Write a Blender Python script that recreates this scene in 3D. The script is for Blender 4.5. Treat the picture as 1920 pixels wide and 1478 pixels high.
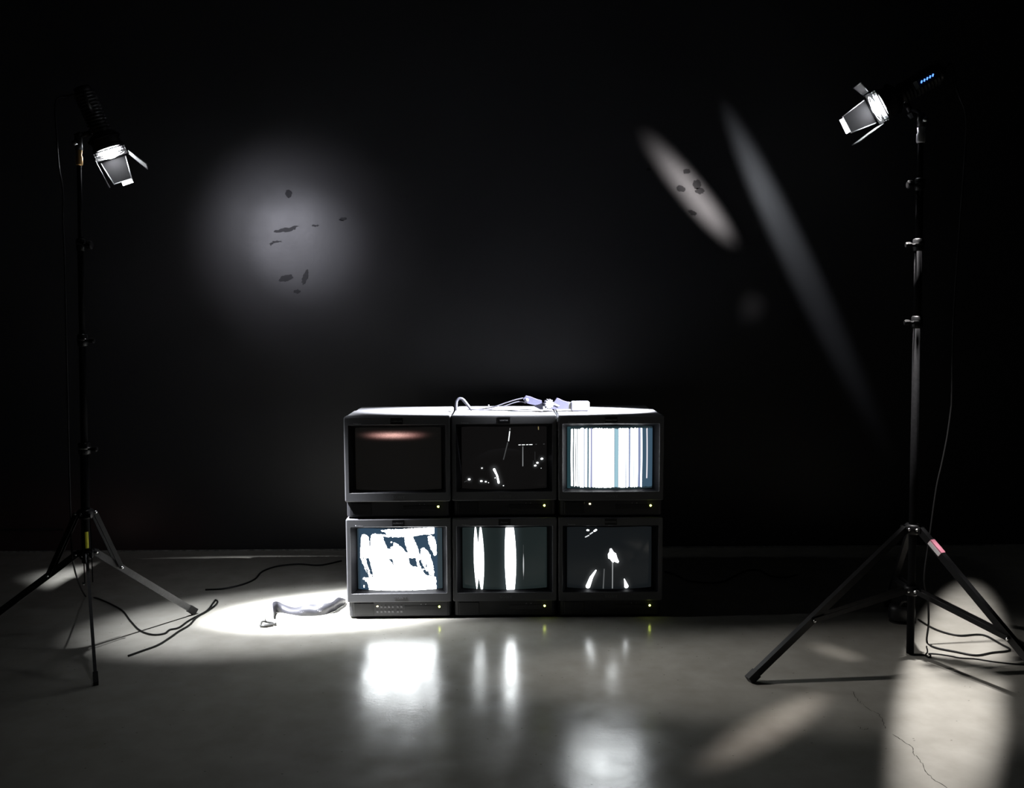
import bpy, bmesh, math, random
import numpy as np
from mathutils import Vector, Matrix

for o in list(bpy.data.objects):
    bpy.data.objects.remove(o, do_unlink=True)
SC = bpy.context.scene
COL = SC.collection
random.seed(7)
rng = np.random.default_rng(7)

# ------------------------------------------------------------------ camera
FPX = 1738.4
CAM = np.array([0.0, -3.9168, 1.2973])
YAW, TILT, ROLL = 0.008786, 0.081975, -0.004358
_F = np.array([math.sin(YAW)*math.cos(TILT), math.cos(YAW)*math.cos(TILT), -math.sin(TILT)])
_R = np.array([math.cos(YAW), -math.sin(YAW), 0.0])
_U = np.cross(_R, _F)
R2 = _R*math.cos(ROLL) + _U*math.sin(ROLL)
U2 = -_R*math.sin(ROLL) + _U*math.cos(ROLL)
cd = bpy.data.cameras.new('camera')
cd.sensor_fit = 'HORIZONTAL'; cd.sensor_width = 36.0; cd.lens = FPX/1920*36.0
cd.clip_start = 0.05; cd.clip_end = 60
co = bpy.data.objects.new('camera', cd); COL.objects.link(co)
m = Matrix.Identity(4)
for i in range(3):
    m[i][0], m[i][1], m[i][2], m[i][3] = R2[i], U2[i], -_F[i], CAM[i]
co.matrix_world = m
SC.camera = co

def ray(u, v): return _F + R2*(u-960)/FPX - U2*(v-739)/FPX
def on_z(u, v, z=0.0):            # where the line of sight through a pixel meets a level
    r = ray(u, v); return Vector(CAM + r*(z-CAM[2])/r[2])
def on_y(u, v, y):                # ... meets an upright plane
    r = ray(u, v); return Vector(CAM + r*(y-CAM[1])/r[1])

# ------------------------------------------------------------------ world, exposure
w = bpy.data.worlds.new('world'); SC.world = w; w.use_nodes = True
w.node_tree.nodes['Background'].inputs[0].default_value = (0.75, 0.8, 1.0, 1)
w.node_tree.nodes['Background'].inputs[1].default_value = 0.0
vs = SC.view_settings
vs.view_transform = 'Standard'; vs.look = 'None'; vs.exposure = 0.0; vs.gamma = 1.0
vs.use_curve_mapping = False

# lamp heads: lens position, aim, and the light they give (used by the lamp builder below)
WALL = 1.2185
TOP = 0.881
LEFT_LENS = on_y(203, 278, -0.12)
LEFT_AIM = Vector((-0.88, 0.19, 0.0))
RIGHT_LENS = on_y(1655, 196, -0.30)
RIGHT_AIM = Vector((-0.14, 0.15, 1.22))      # where the housing points
RIGHT_BEAM = Vector((0.15, 0.245, TOP))       # middle of its beam on the stack

# ------------------------------------------------------------------ materials
def mat(name, color, rough=0.5, metal=0.0, spec=0.5, emis=None, estr=1.0, coat=0.0):
    M = bpy.data.materials.new(name); M.use_nodes = True
    b = M.node_tree.nodes['Principled BSDF']
    b.inputs['Base Color'].default_value = (*color, 1)
    b.inputs['Roughness'].default_value = rough
    b.inputs['Metallic'].default_value = metal
    b.inputs['Specular IOR Level'].default_value = spec
    b.inputs['Coat Weight'].default_value = coat
    if emis:
        b.inputs['Emission Color'].default_value = (*emis, 1)
        b.inputs['Emission Strength'].default_value = estr
    return M

def grain(M, scale=60, bump=0.1, dist=0.002, var=0.25, rvar=0.0, detail=4):
    """fine relief and slight colour variation on an existing plain material"""
    nt = M.node_tree; b = nt.nodes['Principled BSDF']; L = nt.links
    tc = nt.nodes.new('ShaderNodeTexCoord')
    n = nt.nodes.new('ShaderNodeTexNoise'); n.inputs['Scale'].default_value = scale; n.inputs['Detail'].default_value = detail
    L.new(tc.outputs['Object'], n.inputs['Vector'])
    bp = nt.nodes.new('ShaderNodeBump'); bp.inputs['Strength'].default_value = bump; bp.inputs['Distance'].default_value = dist
    L.new(n.outputs['Fac'], bp.inputs['Height']); L.new(bp.outputs['Normal'], b.inputs['Normal'])
    c = b.inputs['Base Color'].default_value[:]
    cr = nt.nodes.new('ShaderNodeValToRGB')
    cr.color_ramp.elements[0].position = 0.3; cr.color_ramp.elements[1].position = 0.7
    cr.color_ramp.elements[0].color = (*[x*(1-var) for x in c[:3]], 1)
    cr.color_ramp.elements[1].color = (*[x*(1+var) for x in c[:3]], 1)
    L.new(n.outputs['Fac'], cr.inputs['Fac']); L.new(cr.outputs['Color'], b.inputs['Base Color'])
    if rvar:
        r = b.inputs['Roughness'].default_value
        mr = nt.nodes.new('ShaderNodeMapRange')
        mr.inputs['From Min'].default_value = 0.3; mr.inputs['From Max'].default_value = 0.7
        mr.inputs['To Min'].default_value = r-rvar; mr.inputs['To Max'].default_value = r+rvar
        L.new(n.outputs['Fac'], mr.inputs['Value']); L.new(mr.outputs['Result'], b.inputs['Roughness'])
    return M

M_BEZEL = grain(mat('grey_bezel_plastic', (0.10, 0.101, 0.107), 0.45, 0.0, 0.35), 400, 0.12, 0.0006, 0.08)
M_CAB = grain(mat('grey_cabinet_plastic', (0.14, 0.14, 0.148), 0.5), 350, 0.15, 0.0006, 0.08)
M_PANEL = grain(mat('dark_panel_plastic', (0.026, 0.026, 0.029), 0.45), 300, 0.1, 0.0005, 0.1)
M_DOOR = mat('black_flap_plastic', (0.016, 0.016, 0.018), 0.35)
M_PLATE = mat('black_label', (0.006, 0.006, 0.007), 0.4)
M_WHITEINK = mat('white_lettering', (0.75, 0.76, 0.78), 0.5)
M_GREYINK = mat('grey_lettering', (0.34, 0.34, 0.36), 0.4, 0.3)
M_DIMINK = mat('dim_lettering', (0.14, 0.14, 0.15), 0.5)
M_LOGO = mat('dull_logo', (0.17, 0.17, 0.18), 0.4, 0.3)
M_RUBBER = mat('black_rubber', (0.012, 0.012, 0.012), 0.7)
M_LED = mat('yellow_green_indicator', (0.3, 0.3, 0.05), 0.3, emis=(0.80, 0.92, 0.14), estr=16.0)
M_LEDW = mat('pale_indicator', (0.4, 0.4, 0.2), 0.3, emis=(1.0, 0.92, 0.55), estr=3.0)
M_BLUE = mat('blue_indicator', (0.02, 0.05, 0.3), 0.3, emis=(0.09, 0.26, 1.0), estr=2.6)
M_STEEL = grain(mat('black_stand_metal', (0.005, 0.005, 0.0054), 0.45, 0.0, 0.22), 120, 0.03, 0.0005, 0.2)
M_LEG = grain(mat('dark_leg_metal', (0.045, 0.045, 0.047), 0.38, 0.3), 120, 0.03, 0.0005, 0.2)
M_POLE = grain(mat('black_pole_metal', (0.007, 0.007, 0.0075), 0.6, 0.0, 0.015), 120, 0.03, 0.0005, 0.2)
M_RIVET = mat('bright_rivet', (0.7, 0.7, 0.7), 0.25, 1.0)
M_CHROME = mat('chrome_spigot', (0.75, 0.75, 0.76), 0.45, 0.6)
M_BRASS = mat('brass_spigot', (0.85, 0.52, 0.20), 0.45, 0.6)
M_LAMP = grain(mat('black_lamp_housing', (0.014, 0.014, 0.015), 0.45), 200, 0.1, 0.0005, 0.2)
M_DOORLEAF = mat('barn_door_metal', (0.0022, 0.0022, 0.0024), 0.55, 0.0, 0.05)
M_HOTSPOT = mat('pale_hot_spot', (0.35, 0.34, 0.33), 0.4, 0.3)  # pale tone stands in for the lens hot spot on a leaf
M_SURROUND = grain(mat('dark_screen_surround', (0.014, 0.014, 0.016), 0.6, 0.0, 0.03), 400, 0.1, 0.0005, 0.1)
M_LENS = mat('lit_lens', (0.8, 0.8, 0.8), 0.1, emis=(0.93, 0.95, 1.0), estr=120.0)
M_CABLE = mat('black_cable', (0.005, 0.005, 0.005), 0.5, 0.0, 0.25)
M_YELLOW = mat('yellow_sticker', (0.75, 0.72, 0.05), 0.5)
M_STICK = mat('white_sticker', (0.75, 0.72, 0.74), 0.45)
M_STICKR = mat('pink_sticker', (0.55, 0.20, 0.27), 0.5)
M_STRAP = grain(mat('dark_strap_webbing', (0.030, 0.030, 0.036), 0.42, 0.0, 0.6), 900, 0.2, 0.0005, 0.15)
M_BUCKLE = mat('clear_buckle', (0.055, 0.055, 0.052), 0.3, 0.1)
M_LAVENDER = grain(mat('lavender_fabric', (0.020, 0.020, 0.042), 0.6), 300, 0.1, 0.0005, 0.15)
M_PALE = mat('pale_plastic', (0.062, 0.061, 0.072), 0.4)
M_CORD = mat('pale_grey_cord', (0.032, 0.032, 0.043), 0.5)
M_LITTONE = mat('lit_tone_metal', (0.20, 0.20, 0.20), 0.4, 0.2)  # lamp light put into the colour of leaves, edges and filter frames
M_SCUFF = mat('scuffed_paint', (0.011, 0.011, 0.013), 0.55, 0.0, 0.28)
M_CRACK = mat('dark_floor_crack', (0.06, 0.055, 0.048), 0.9, 0.0, 0.1)  # dark line of the floor cracks
M_TRIM = grain(mat('pale_floor_edge', (0.22, 0.215, 0.20), 0.6), 40, 0.2, 0.002, 0.5)

# screen: colours stored on the fine mesh give off the picture's light
M_SCREEN = bpy.data.materials.new('screen_picture'); M_SCREEN.use_nodes = True
_nt = M_SCREEN.node_tree; _b = _nt.nodes['Principled BSDF']
_b.inputs['Base Color'].default_value = (0.018, 0.018, 0.019, 1); _b.inputs['Roughness'].default_value = 0.12
_a = _nt.nodes.new('ShaderNodeAttribute'); _a.attribute_name = 'picture'
_nt.links.new(_a.outputs['Color'], _b.inputs['Emission Color']); _b.inputs['Emission Strength'].default_value = 1.0

def floor_material():
    M = mat('polished_concrete', (0.33, 0.32, 0.285), 0.25, spec=0.62)
    nt = M.node_tree; L = nt.links; b = nt.nodes['Principled BSDF']; N = nt.nodes.new
    tc = N('ShaderNodeTexCoord')
    def noise(s, d=5, r=0.55):
        n = N('ShaderNodeTexNoise'); n.inputs['Scale'].default_value = s; n.inputs['Detail'].default_value = d
        n.inputs['Roughness'].default_value = r
        L.new(tc.outputs['Object'], n.inputs['Vector']); return n
    big, mid, fine = noise(1.3), noise(9), noise(70, 6)
    cr = N('ShaderNodeValToRGB'); e = cr.color_ramp.elements
    e[0].position = .32; e[0].color = (.30, .288, .252, 1); e[1].position = .68; e[1].color = (.42, .408, .365, 1)
    mx = N('ShaderNodeMath'); mx.operation = 'MULTIPLY_ADD'; mx.inputs[1].default_value = 0.45
    mx2 = N('ShaderNodeMath'); mx2.operation = 'MULTIPLY'; mx2.inputs[1].default_value = 0.55
    L.new(big.outputs['Fac'], mx2.inputs[0]); L.new(mid.outputs['Fac'], mx.inputs[0]); L.new(mx2.outputs[0], mx.inputs[2])
    L.new(mx.outputs[0], cr.inputs['Fac'])
    # small dark chips and pits
    mp = N('ShaderNodeMapping'); mp.inputs['Scale'].default_value = (1.0, 2.2, 1.0); L.new(tc.outputs['Object'], mp.inputs['Vector'])
    vo = N('ShaderNodeTexVoronoi'); vo.inputs['Scale'].default_value = 19; vo.feature = 'F1'; L.new(mp.outputs[0], vo.inputs['Vector'])
    pr = N('ShaderNodeValToRGB'); pe = pr.color_ramp.elements
    pe[0].position = .045; pe[0].color = (1, 1, 1, 1); pe[1].position = .075; pe[1].color = (0, 0, 0, 1)
    L.new(vo.outputs['Distance'], pr.inputs['Fac'])
    gate = N('ShaderNodeMath'); gate.operation = 'GREATER_THAN'; gate.inputs[1].default_value = 0.5
    sep = N('ShaderNodeSeparateColor'); L.new(vo.outputs['Color'], sep.inputs[0]); L.new(sep.outputs[0], gate.inputs[0])
    pm = N('ShaderNodeMath'); pm.operation = 'MULTIPLY'; L.new(pr.outputs['Color'], pm.inputs[0]); L.new(gate.outputs[0], pm.inputs[1])
    mc = N('ShaderNodeMix'); mc.data_type = 'RGBA'
    L.new(pm.outputs[0], mc.inputs['Factor']); L.new(cr.outputs['Color'], mc.inputs['A']); mc.inputs['B'].default_value = (.11, .10, .085, 1)
    L.new(mc.outputs['Result'], b.inputs['Base Color'])
    mr = N('ShaderNodeMapRange'); mr.inputs['From Min'].default_value = .3; mr.inputs['From Max'].default_value = .7
    mr.inputs['To Min'].default_value = .165; mr.inputs['To Max'].default_value = .25
    L.new(mid.outputs['Fac'], mr.inputs['Value']); L.new(mr.outputs['Result'], b.inputs['Roughness'])
    add = N('ShaderNodeMath'); add.operation = 'MULTIPLY_ADD'; add.inputs[1].default_value = -1.2
    L.new(pm.outputs[0], add.inputs[0]); L.new(fine.outputs['Fac'], add.inputs[2])
    bp = N('ShaderNodeBump'); bp.inputs['Strength'].default_value = .16; bp.inputs['Distance'].default_value = .0015
    L.new(add.outputs[0], bp.inputs['Height']); L.new(bp.outputs['Normal'], b.inputs['Normal'])
    return M

def wall_material():
    M = mat('black_satin_paint', (0.014, 0.014, 0.0155), 0.36, spec=0.5)
    nt = M.node_tree; L = nt.links; b = nt.nodes['Principled BSDF']; N = nt.nodes.new
    tc = N('ShaderNodeTexCoord')
    n1 = N('ShaderNodeTexNoise'); n1.inputs['Scale'].default_value = 2.5; n1.inputs['Detail'].default_value = 6
    L.new(tc.outputs['Object'], n1.inputs['Vector'])
    n2 = N('ShaderNodeTexNoise'); n2.inputs['Scale'].default_value = 45; n2.inputs['Detail'].default_value = 5
    L.new(tc.outputs['Object'], n2.inputs['Vector'])
    # worn reddish-brown coat at the foot of the wall, left
    sp = N('ShaderNodeSeparateXYZ'); L.new(tc.outputs['Object'], sp.inputs[0])
    def ramp(sock, a, c):
        r = N('ShaderNodeMapRange'); r.interpolation_type = 'SMOOTHSTEP'
        r.inputs['From Min'].default_value = a; r.inputs['From Max'].default_value = c; L.new(sock, r.inputs['Value']); return r
    rx = ramp(sp.outputs['X'], -1.4, -2.3); rz = ramp(sp.outputs['Z'], .55, .1)
    mu = N('ShaderNodeMath'); mu.operation = 'MULTIPLY'; L.new(rx.outputs[0], mu.inputs[0]); L.new(rz.outputs[0], mu.inputs[1])
    mu2 = N('ShaderNodeMath'); mu2.operation = 'MULTIPLY'; L.new(mu.outputs[0], mu2.inputs[0]); L.new(n1.outputs['Fac'], mu2.inputs[1])
    mc = N('ShaderNodeMix'); mc.data_type = 'RGBA'; L.new(mu2.outputs[0], mc.inputs['Factor'])
    mc.inputs['A'].default_value = (.019, .019, .021, 1); mc.inputs['B'].default_value = (.075, .035, .033, 1)
    L.new(mc.outputs['Result'], b.inputs['Base Color'])
    mr = N('ShaderNodeMapRange'); mr.inputs['From Min'].default_value = .3; mr.inputs['From Max'].default_value = .7
    mr.inputs['To Min'].default_value = .40; mr.inputs['To Max'].default_value = .48
    L.new(n1.outputs['Fac'], mr.inputs['Value']); L.new(mr.outputs['Result'], b.inputs['Roughness'])
    bp = N('ShaderNodeBump'); bp.inputs['Strength'].default_value = .12; bp.inputs['Distance'].default_value = .002
    L.new(n2.outputs['Fac'], bp.inputs['Height']); L.new(bp.outputs['Normal'], b.inputs['Normal'])
    return M
M_FLOOR = floor_material(); M_WALL = wall_material()
M_BLACKWALL = grain(mat('matte_black_paint', (0.012, 0.012, 0.013), 0.7), 20, 0.1, 0.002, 0.3)

# ------------------------------------------------------------------ helpers
class MB:
    def __init__(s): s.v = []; s.f = []; s.smooth = []
    def add(s, vs, fs, smooth=False):
        k = len(s.v); s.v += [tuple(p) for p in vs]
        for f in fs: s.f.append(tuple(i+k for i in f)); s.smooth.append(smooth)
        return s
    def box(s, x0, x1, y0, y1, z0, z1, T=None):
        p = [Vector((x, y, z)) for z in (z0, z1) for y in (y0, y1) for x in (x0, x1)]
        if T: p = [T @ q for q in p]
        return s.add(p, [(0, 2, 3, 1), (4, 5, 7, 6), (0, 1, 5, 4), (2, 6, 7, 3), (0, 4, 6, 2), (1, 3, 7, 5)])
    def cbox(s, x0, x1, y0, y1, z0, z1, c=0.002, T=None):
        """box with chamfered edges"""
        def ring(z, i):
            a, b_, d, e = x0+i, x1-i, y0+i, y1-i
            return [(a+c, d, z), (b_-c, d, z), (b_, d+c, z), (b_, e-c, z), (b_-c, e, z), (a+c, e, z), (a, e-c, z), (a, d+c, z)]
        loops = [ring(z0, c), ring(z0+c, 0), ring(z1-c, 0), ring(z1, c)]
        if T: loops = [[T @ Vector(p) for p in l] for l in loops]
        return s.loops(loops, True, True)
    def loops(s, loops, cap0=False, cap1=False, smooth=False, closed=True):
        n = len(loops[0]); vs = [p for l in loops for p in l]; fs = []
        for i in range(len(loops)-1):
            for j in range(n if closed else n-1):
                a = i*n+j; b = i*n+(j+1) % n
                fs.append((a, b, b+n, a+n))
        if cap0: fs.append(tuple(reversed(range(n))))
        if cap1: fs.append(tuple(range((len(loops)-1)*n, len(loops)*n)))
        return s.add(vs, fs, smooth)
    def tube(s, pts, r, n=8, cap=True, smooth=True):
        pts = [Vector(p) for p in pts]; N = len(pts)
        rs = r if isinstance(r, (list, tuple)) else [r]*N
        t0 = (pts[1]-pts[0]).normalized()
        u = t0.orthogonal().normalized(); loops = []
        for i, p in enumerate(pts):
            t = (pts[min(i+1, N-1)]-pts[max(i-1, 0)]).normalized()
            u = (u - t*u.dot(t)).normalized(); v = t.cross(u)
            loops.append([p+(u*math.cos(2*math.pi*k/n)+v*math.sin(2*math.pi*k/n))*rs[i] for k in range(n)])
        return s.loops(loops, cap, cap, smooth)
    def bar(s, a, b, wx, wy, up=Vector((0, 0, 1))):
        """rectangular bar from a to b; wy measured towards 'up'"""
        a = Vector(a); b = Vector(b); t = (b-a).normalized()
        x = t.cross(up).normalized(); y = x.cross(t)
        q = [(-1, -1), (1, -1), (1, 1), (-1, 1)]
        return s.loops([[p+x*wx/2*i+y*wy/2*j for i, j in q] for p in (a, b)], True, True)
    def lathe(s, prof, n=32, T=None, cap0=False, cap1=False, smooth=True):
        L = [[Vector((r*math.cos(2*math.pi*k/n), r*math.sin(2*math.pi*k/n), z)) for k in range(n)] for r, z in prof]
        if T: L = [[T @ p for p in l] for l in L]
        return s.loops(L, cap0, cap1, smooth)
    def prism(s, poly, d0, d1, T):
        """flat polygon (a,b) given thickness along the third axis, placed by T"""
        l0 = [T @ Vector((a, b, d0)) for a, b in poly]; l1 = [T @ Vector((a, b, d1)) for a, b in poly]
        return s.loops([l0, l1], True, True)
    def build(s, name, material, parent=None):
        me = bpy.data.meshes.new(name); me.from_pydata(s.v, [], s.f)
        me.polygons.foreach_set('use_smooth', s.smooth); me.update()
        bm = bmesh.new(); bm.from_mesh(me); bmesh.ops.recalc_face_normals(bm, faces=bm.faces); bm.to_mesh(me); bm.free()
        me.materials.append(material)
        return link(name, me, parent)
def link(name, me, parent=None):
    o = bpy.data.objects.new(name, me); COL.objects.link(o)
    if parent: o.parent = parent
    return o
def tag(o, label, cat, group=None):
    o['label'] = label; o['category'] = cat
    if group: o['group'] = group
    return o
def thing(name, label, cat, loc, group=None, rot=None):
    o = bpy.data.objects.new(name, None); COL.objects.link(o); o.empty_display_size = 0.05
    M = Matrix.Translation(Vector(loc))
    if rot: M = M @ rot.to_4x4()
    o.matrix_world = M
    return tag(o, label, cat, group)
def struct(o, label=None):
    o['kind'] = 'structure'
    if label: o['label'] = label
    return o
def spline(pts, n=8):
    """Catmull-Rom through the points"""
    P = [Vector(p) for p in pts]; P = [P[0]*2-P[1]] + P + [P[-1]*2-P[-2]]; out = []
    for i in range(1, len(P)-2):
        a, b, c, d = P[i-1:i+3]
        for k in range(n):
            t = k/n
            out.append(0.5*((2*b)+(c-a)*t+(2*a-5*b+4*c-d)*t*t+(3*b-a-3*c+d)*t**3))
    out.append(P[-2]); return out
def text_mesh(s, width, material, shear=0.0, spacing=1.0, bold=0.0, thick=0.0003, height=None):
    """flat lettering in x-z, centred on its origin, facing -y"""
    cu = bpy.data.curves.new('lettering', 'FONT'); cu.body = s; cu.align_x = 'CENTER'; cu.align_y = 'CENTER'
    cu.shear = shear; cu.space_character = spacing; cu.offset = bold; cu.resolution_u = 2
    ob = bpy.data.objects.new('lettering', cu); COL.objects.link(ob)
    me = bpy.data.meshes.new_from_object(ob); bpy.data.objects.remove(ob)
    v = np.array([q.co[:] for q in me.vertices]); c = (v.max(0)+v.min(0))/2; e = v.max(0)-v.min(0)
    k = width/e[0]; kz = (height/e[1]) if height else k
    for q in me.vertices: q.co = ((q.co.x-c[0])*k, -thick, (q.co.y-c[1])*kz)
    me.materials.clear(); me.materials.append(material)
    return me

# ------------------------------------------------------------------ the room
X0, X1, Y0, CEIL = -3.7, 3.7, -6.2, 3.9
fl = struct(MB().box(X0, X1, Y0, WALL, -0.12, 0).build('floor', M_FLOOR), 'polished grey concrete floor with chips and a crack')
wb = struct(MB().box(X0-.15, X1+.15, WALL, WALL+.15, -0.12, CEIL).build('wall_back', M_WALL), 'black satin painted back wall with scuffs')
struct(MB().box(X0-.15, X0, Y0, WALL, -0.12, CEIL).build('wall_left', M_BLACKWALL))
struct(MB().box(X1, X1+.15, Y0, WALL, -0.12, CEIL).build('wall_right', M_BLACKWALL))
struct(MB().box(X0-.15, X1+.15, Y0-.15, Y0, -0.12, CEIL).build('wall_front', M_BLACKWALL))
struct(MB().box(X0-.15, X1+.15, Y0-.15, WALL+.15, CEIL, CEIL+.12).build('ceiling', M_BLACKWALL))
struct(MB().box(X0, X1, WALL-.008, WALL, 0, .0065).build('trim_1', M_TRIM), 'thin pale strip where floor meets back wall')
# faint ledge of a board, low on the wall at the left
MB().box(-3.6, on_y(120, 992, WALL).x, WALL-.006, WALL, on_y(60, 995, WALL).z, on_y(60, 991, WALL).z).build('ledge', M_BLACKWALL, wb)

def blotch(px, name, parent, seed, jag=1.2):
    """irregular dull patch on the wall from an outline in photo pixels"""
    r = random.Random(seed); pts = []
    for i, (u, v) in enumerate(px):
        u2, v2 = px[(i+1) % len(px)]
        for k in range(4):
            t = k/4; pts.append((u+(u2-u)*t+r.uniform(-jag, jag), v+(v2-v)*t+r.uniform(-jag, jag)))
    a = [on_y(u, v, WALL-.0016) for u, v in pts]; b = [p+Vector((0, .0016, 0)) for p in a]
    n = len(a)
    mb = MB().add(a+b, [tuple(range(n))]+[(i, (i+1) % n, n+(i+1) % n, n+i) for i in range(n)])
    return mb.build(name, M_SCUFF, parent)
def ell(cx, cy, rx, ry, n=8, rot=0):
    c, s_ = math.cos(rot), math.sin(rot)
    return [(cx+rx*math.cos(2*math.pi*k/n)*c-ry*math.sin(2*math.pi*k/n)*s_, cy+rx*math.cos(2*math.pi*k/n)*s_+ry*math.sin(2*math.pi*k/n)*c) for k in range(n)]
for i, px in enumerate([
    ell(541, 363, 6, 8), [(505, 457), (512, 453), (526, 451), (528, 454), (515, 456), (507, 460)],
    [(512, 434), (530, 428), (545, 426), (560, 423), (553, 430), (540, 434), (520, 436)],
    ell(591, 423, 7, 2), ell(643, 411, 8, 3, 8, -.1), ell(536, 522, 14, 6, 8, -.25), ell(572, 520, 5, 15, 8, .3), ell(557, 547, 7, 4),
    ell(1288, 321, 7, 5), ell(1277, 354, 9, 6, 8, .3), ell(1307, 346, 8, 9), ell(1312, 358, 9, 6), ell(1299, 399, 9, 4, 8, .4), ell(1216, 318, 5, 3)]):
    blotch(px, 'scuff', wb, i)

def crack(px, width, seed):
    r = random.Random(seed); P = []
    for i in range(len(px)-1):
        for k in range(5):
            t = k/5; P.append((px[i][0]+(px[i+1][0]-px[i][0])*t+r.uniform(-2, 2), px[i][1]+(px[i+1][1]-px[i][1])*t+r.uniform(-1.4, 1.4)))
    P.append(px[-1]); a = []; b = []
    for i, (u, v) in enumerate(P):
        p = on_z(u, v, .0006); q = on_z(*P[min(i+1, len(P)-1)], .0006) - on_z(*P[max(i-1, 0)], .0006)
        nrm = Vector((-q.y, q.x, 0)).normalized()*width*r.uniform(.35, 1)/2
        a.append(p-nrm); b.append(p+nrm)
    return MB().loops([a, b], closed=False).build('crack', M_CRACK, fl)
crack([(1598, 1295), (1605, 1310), (1614, 1318), (1632, 1332), (1648, 1340), (1655, 1352), (1660, 1366)], .0022, 1)
crack([(1672, 1376), (1690, 1388), (1712, 1402), (1713, 1414), (1724, 1424), (1735, 1445), (1750, 1462), (1775, 1478), (1800, 1510)], .0028, 2)
crack([(1610, 1362), (1618, 1369), (1628, 1366)], .002, 3)

# ------------------------------------------------------------------ monitors
W2, ZT, DEPTH = .225, .4405, .50
OP = (-.206, .206, ZT-.327, ZT-.035)          # mouth of the recess at the front
IN = (-.183, .183, ZT-.3205, ZT-.0545)        # foot of the recess round the glass
SCR = (-.186, .186, ZT-.330, ZT-.044)         # glass, a little larger than the opening
VIS = (-.181, .181, ZT-.3175, ZT-.0555)
REC = .060
def rrect(x0, x1, z0, z1, y, r, n=3):
    out = []
    for cx, cz, a0 in ((x1-r, z0+r, -90), (x1-r, z1-r, 0), (x0+r, z1-r, 90), (x0+r, z0+r, 180)):
        for k in range(n+1):
            a = math.radians(a0+90*k/n); out.append((cx+r*math.cos(a), y, cz+r*math.sin(a)))
    return out

def soft(d, w): return np.clip(0.5-d/w, 0, 1)
def seg(X, Y, ax, ay, bx, by, r0, r1=None, w=3.0):
    r1 = r0 if r1 is None else r1
    dx, dy = bx-ax, by-ay; t = np.clip(((X-ax)*dx+(Y-ay)*dy)/(dx*dx+dy*dy+1e-9), 0, 1)
    return soft(np.hypot(X-ax-t*dx, Y-ay-t*dy)-(r0+(r1-r0)*t), w)
def halo(X, Y, ax, ay, bx, by, s):
    dx, dy = bx-ax, by-ay; t = np.clip(((X-ax)*dx+(Y-ay)*dy)/(dx*dx+dy*dy+1e-9), 0, 1)
    return np.exp(-(((X-ax-t*dx)**2+(Y-ay-t*dy)**2)/(2*s*s)))
def poly(X, Y, P, w=4.0):
    P = np.array(P, float); ins = np.zeros(X.shape, bool); D = np.full(X.shape, 1e9)
    for i in range(len(P)):
        (ax, ay), (bx, by) = P[i], P[(i+1) % len(P)]
        c = ((ay > Y) != (by > Y)) & (X < (bx-ax)*(Y-ay)/((by-ay) if by != ay else 1e-9)+ax); ins ^= c
        dx, dy = bx-ax, by-ay; t = np.clip(((X-ax)*dx+(Y-ay)*dy)/(dx*dx+dy*dy+1e-9), 0, 1)
        D = np.minimum(D, np.hypot(X-ax-t*dx, Y-ay-t*dy))
    return soft(np.where(ins, -D, D), w)
def srgb(*c): return np.array([(x/255/12.92 if x <= 10 else ((x/255+.055)/1.055)**2.4) for x in c])
WHITE = np.array([.94, .98, 1.0])
def lerp(img, m, c):
    m = m**6 if np.max(c) > 1.5 else m      # keep bright strokes from spreading
    return img*(1-m[..., None]) + np.asarray(c)*m[..., None]
def vnoise(X, Y, s, seed):
    r = np.random.default_rng(seed); G = r.random((64, 64)); x = (X/s) % 60; y = (Y/s) % 60
    i = x.astype(int); j = y.astype(int); fx = x-i; fy = y-j; fx = fx*fx*(3-2*fx); fy = fy*fy*(3-2*fy)
    return (G[j, i]*(1-fx)+G[j, i+1]*fx)*(1-fy)+(G[j+1, i]*(1-fx)+G[j+1, i+1]*fx)*fy

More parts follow.
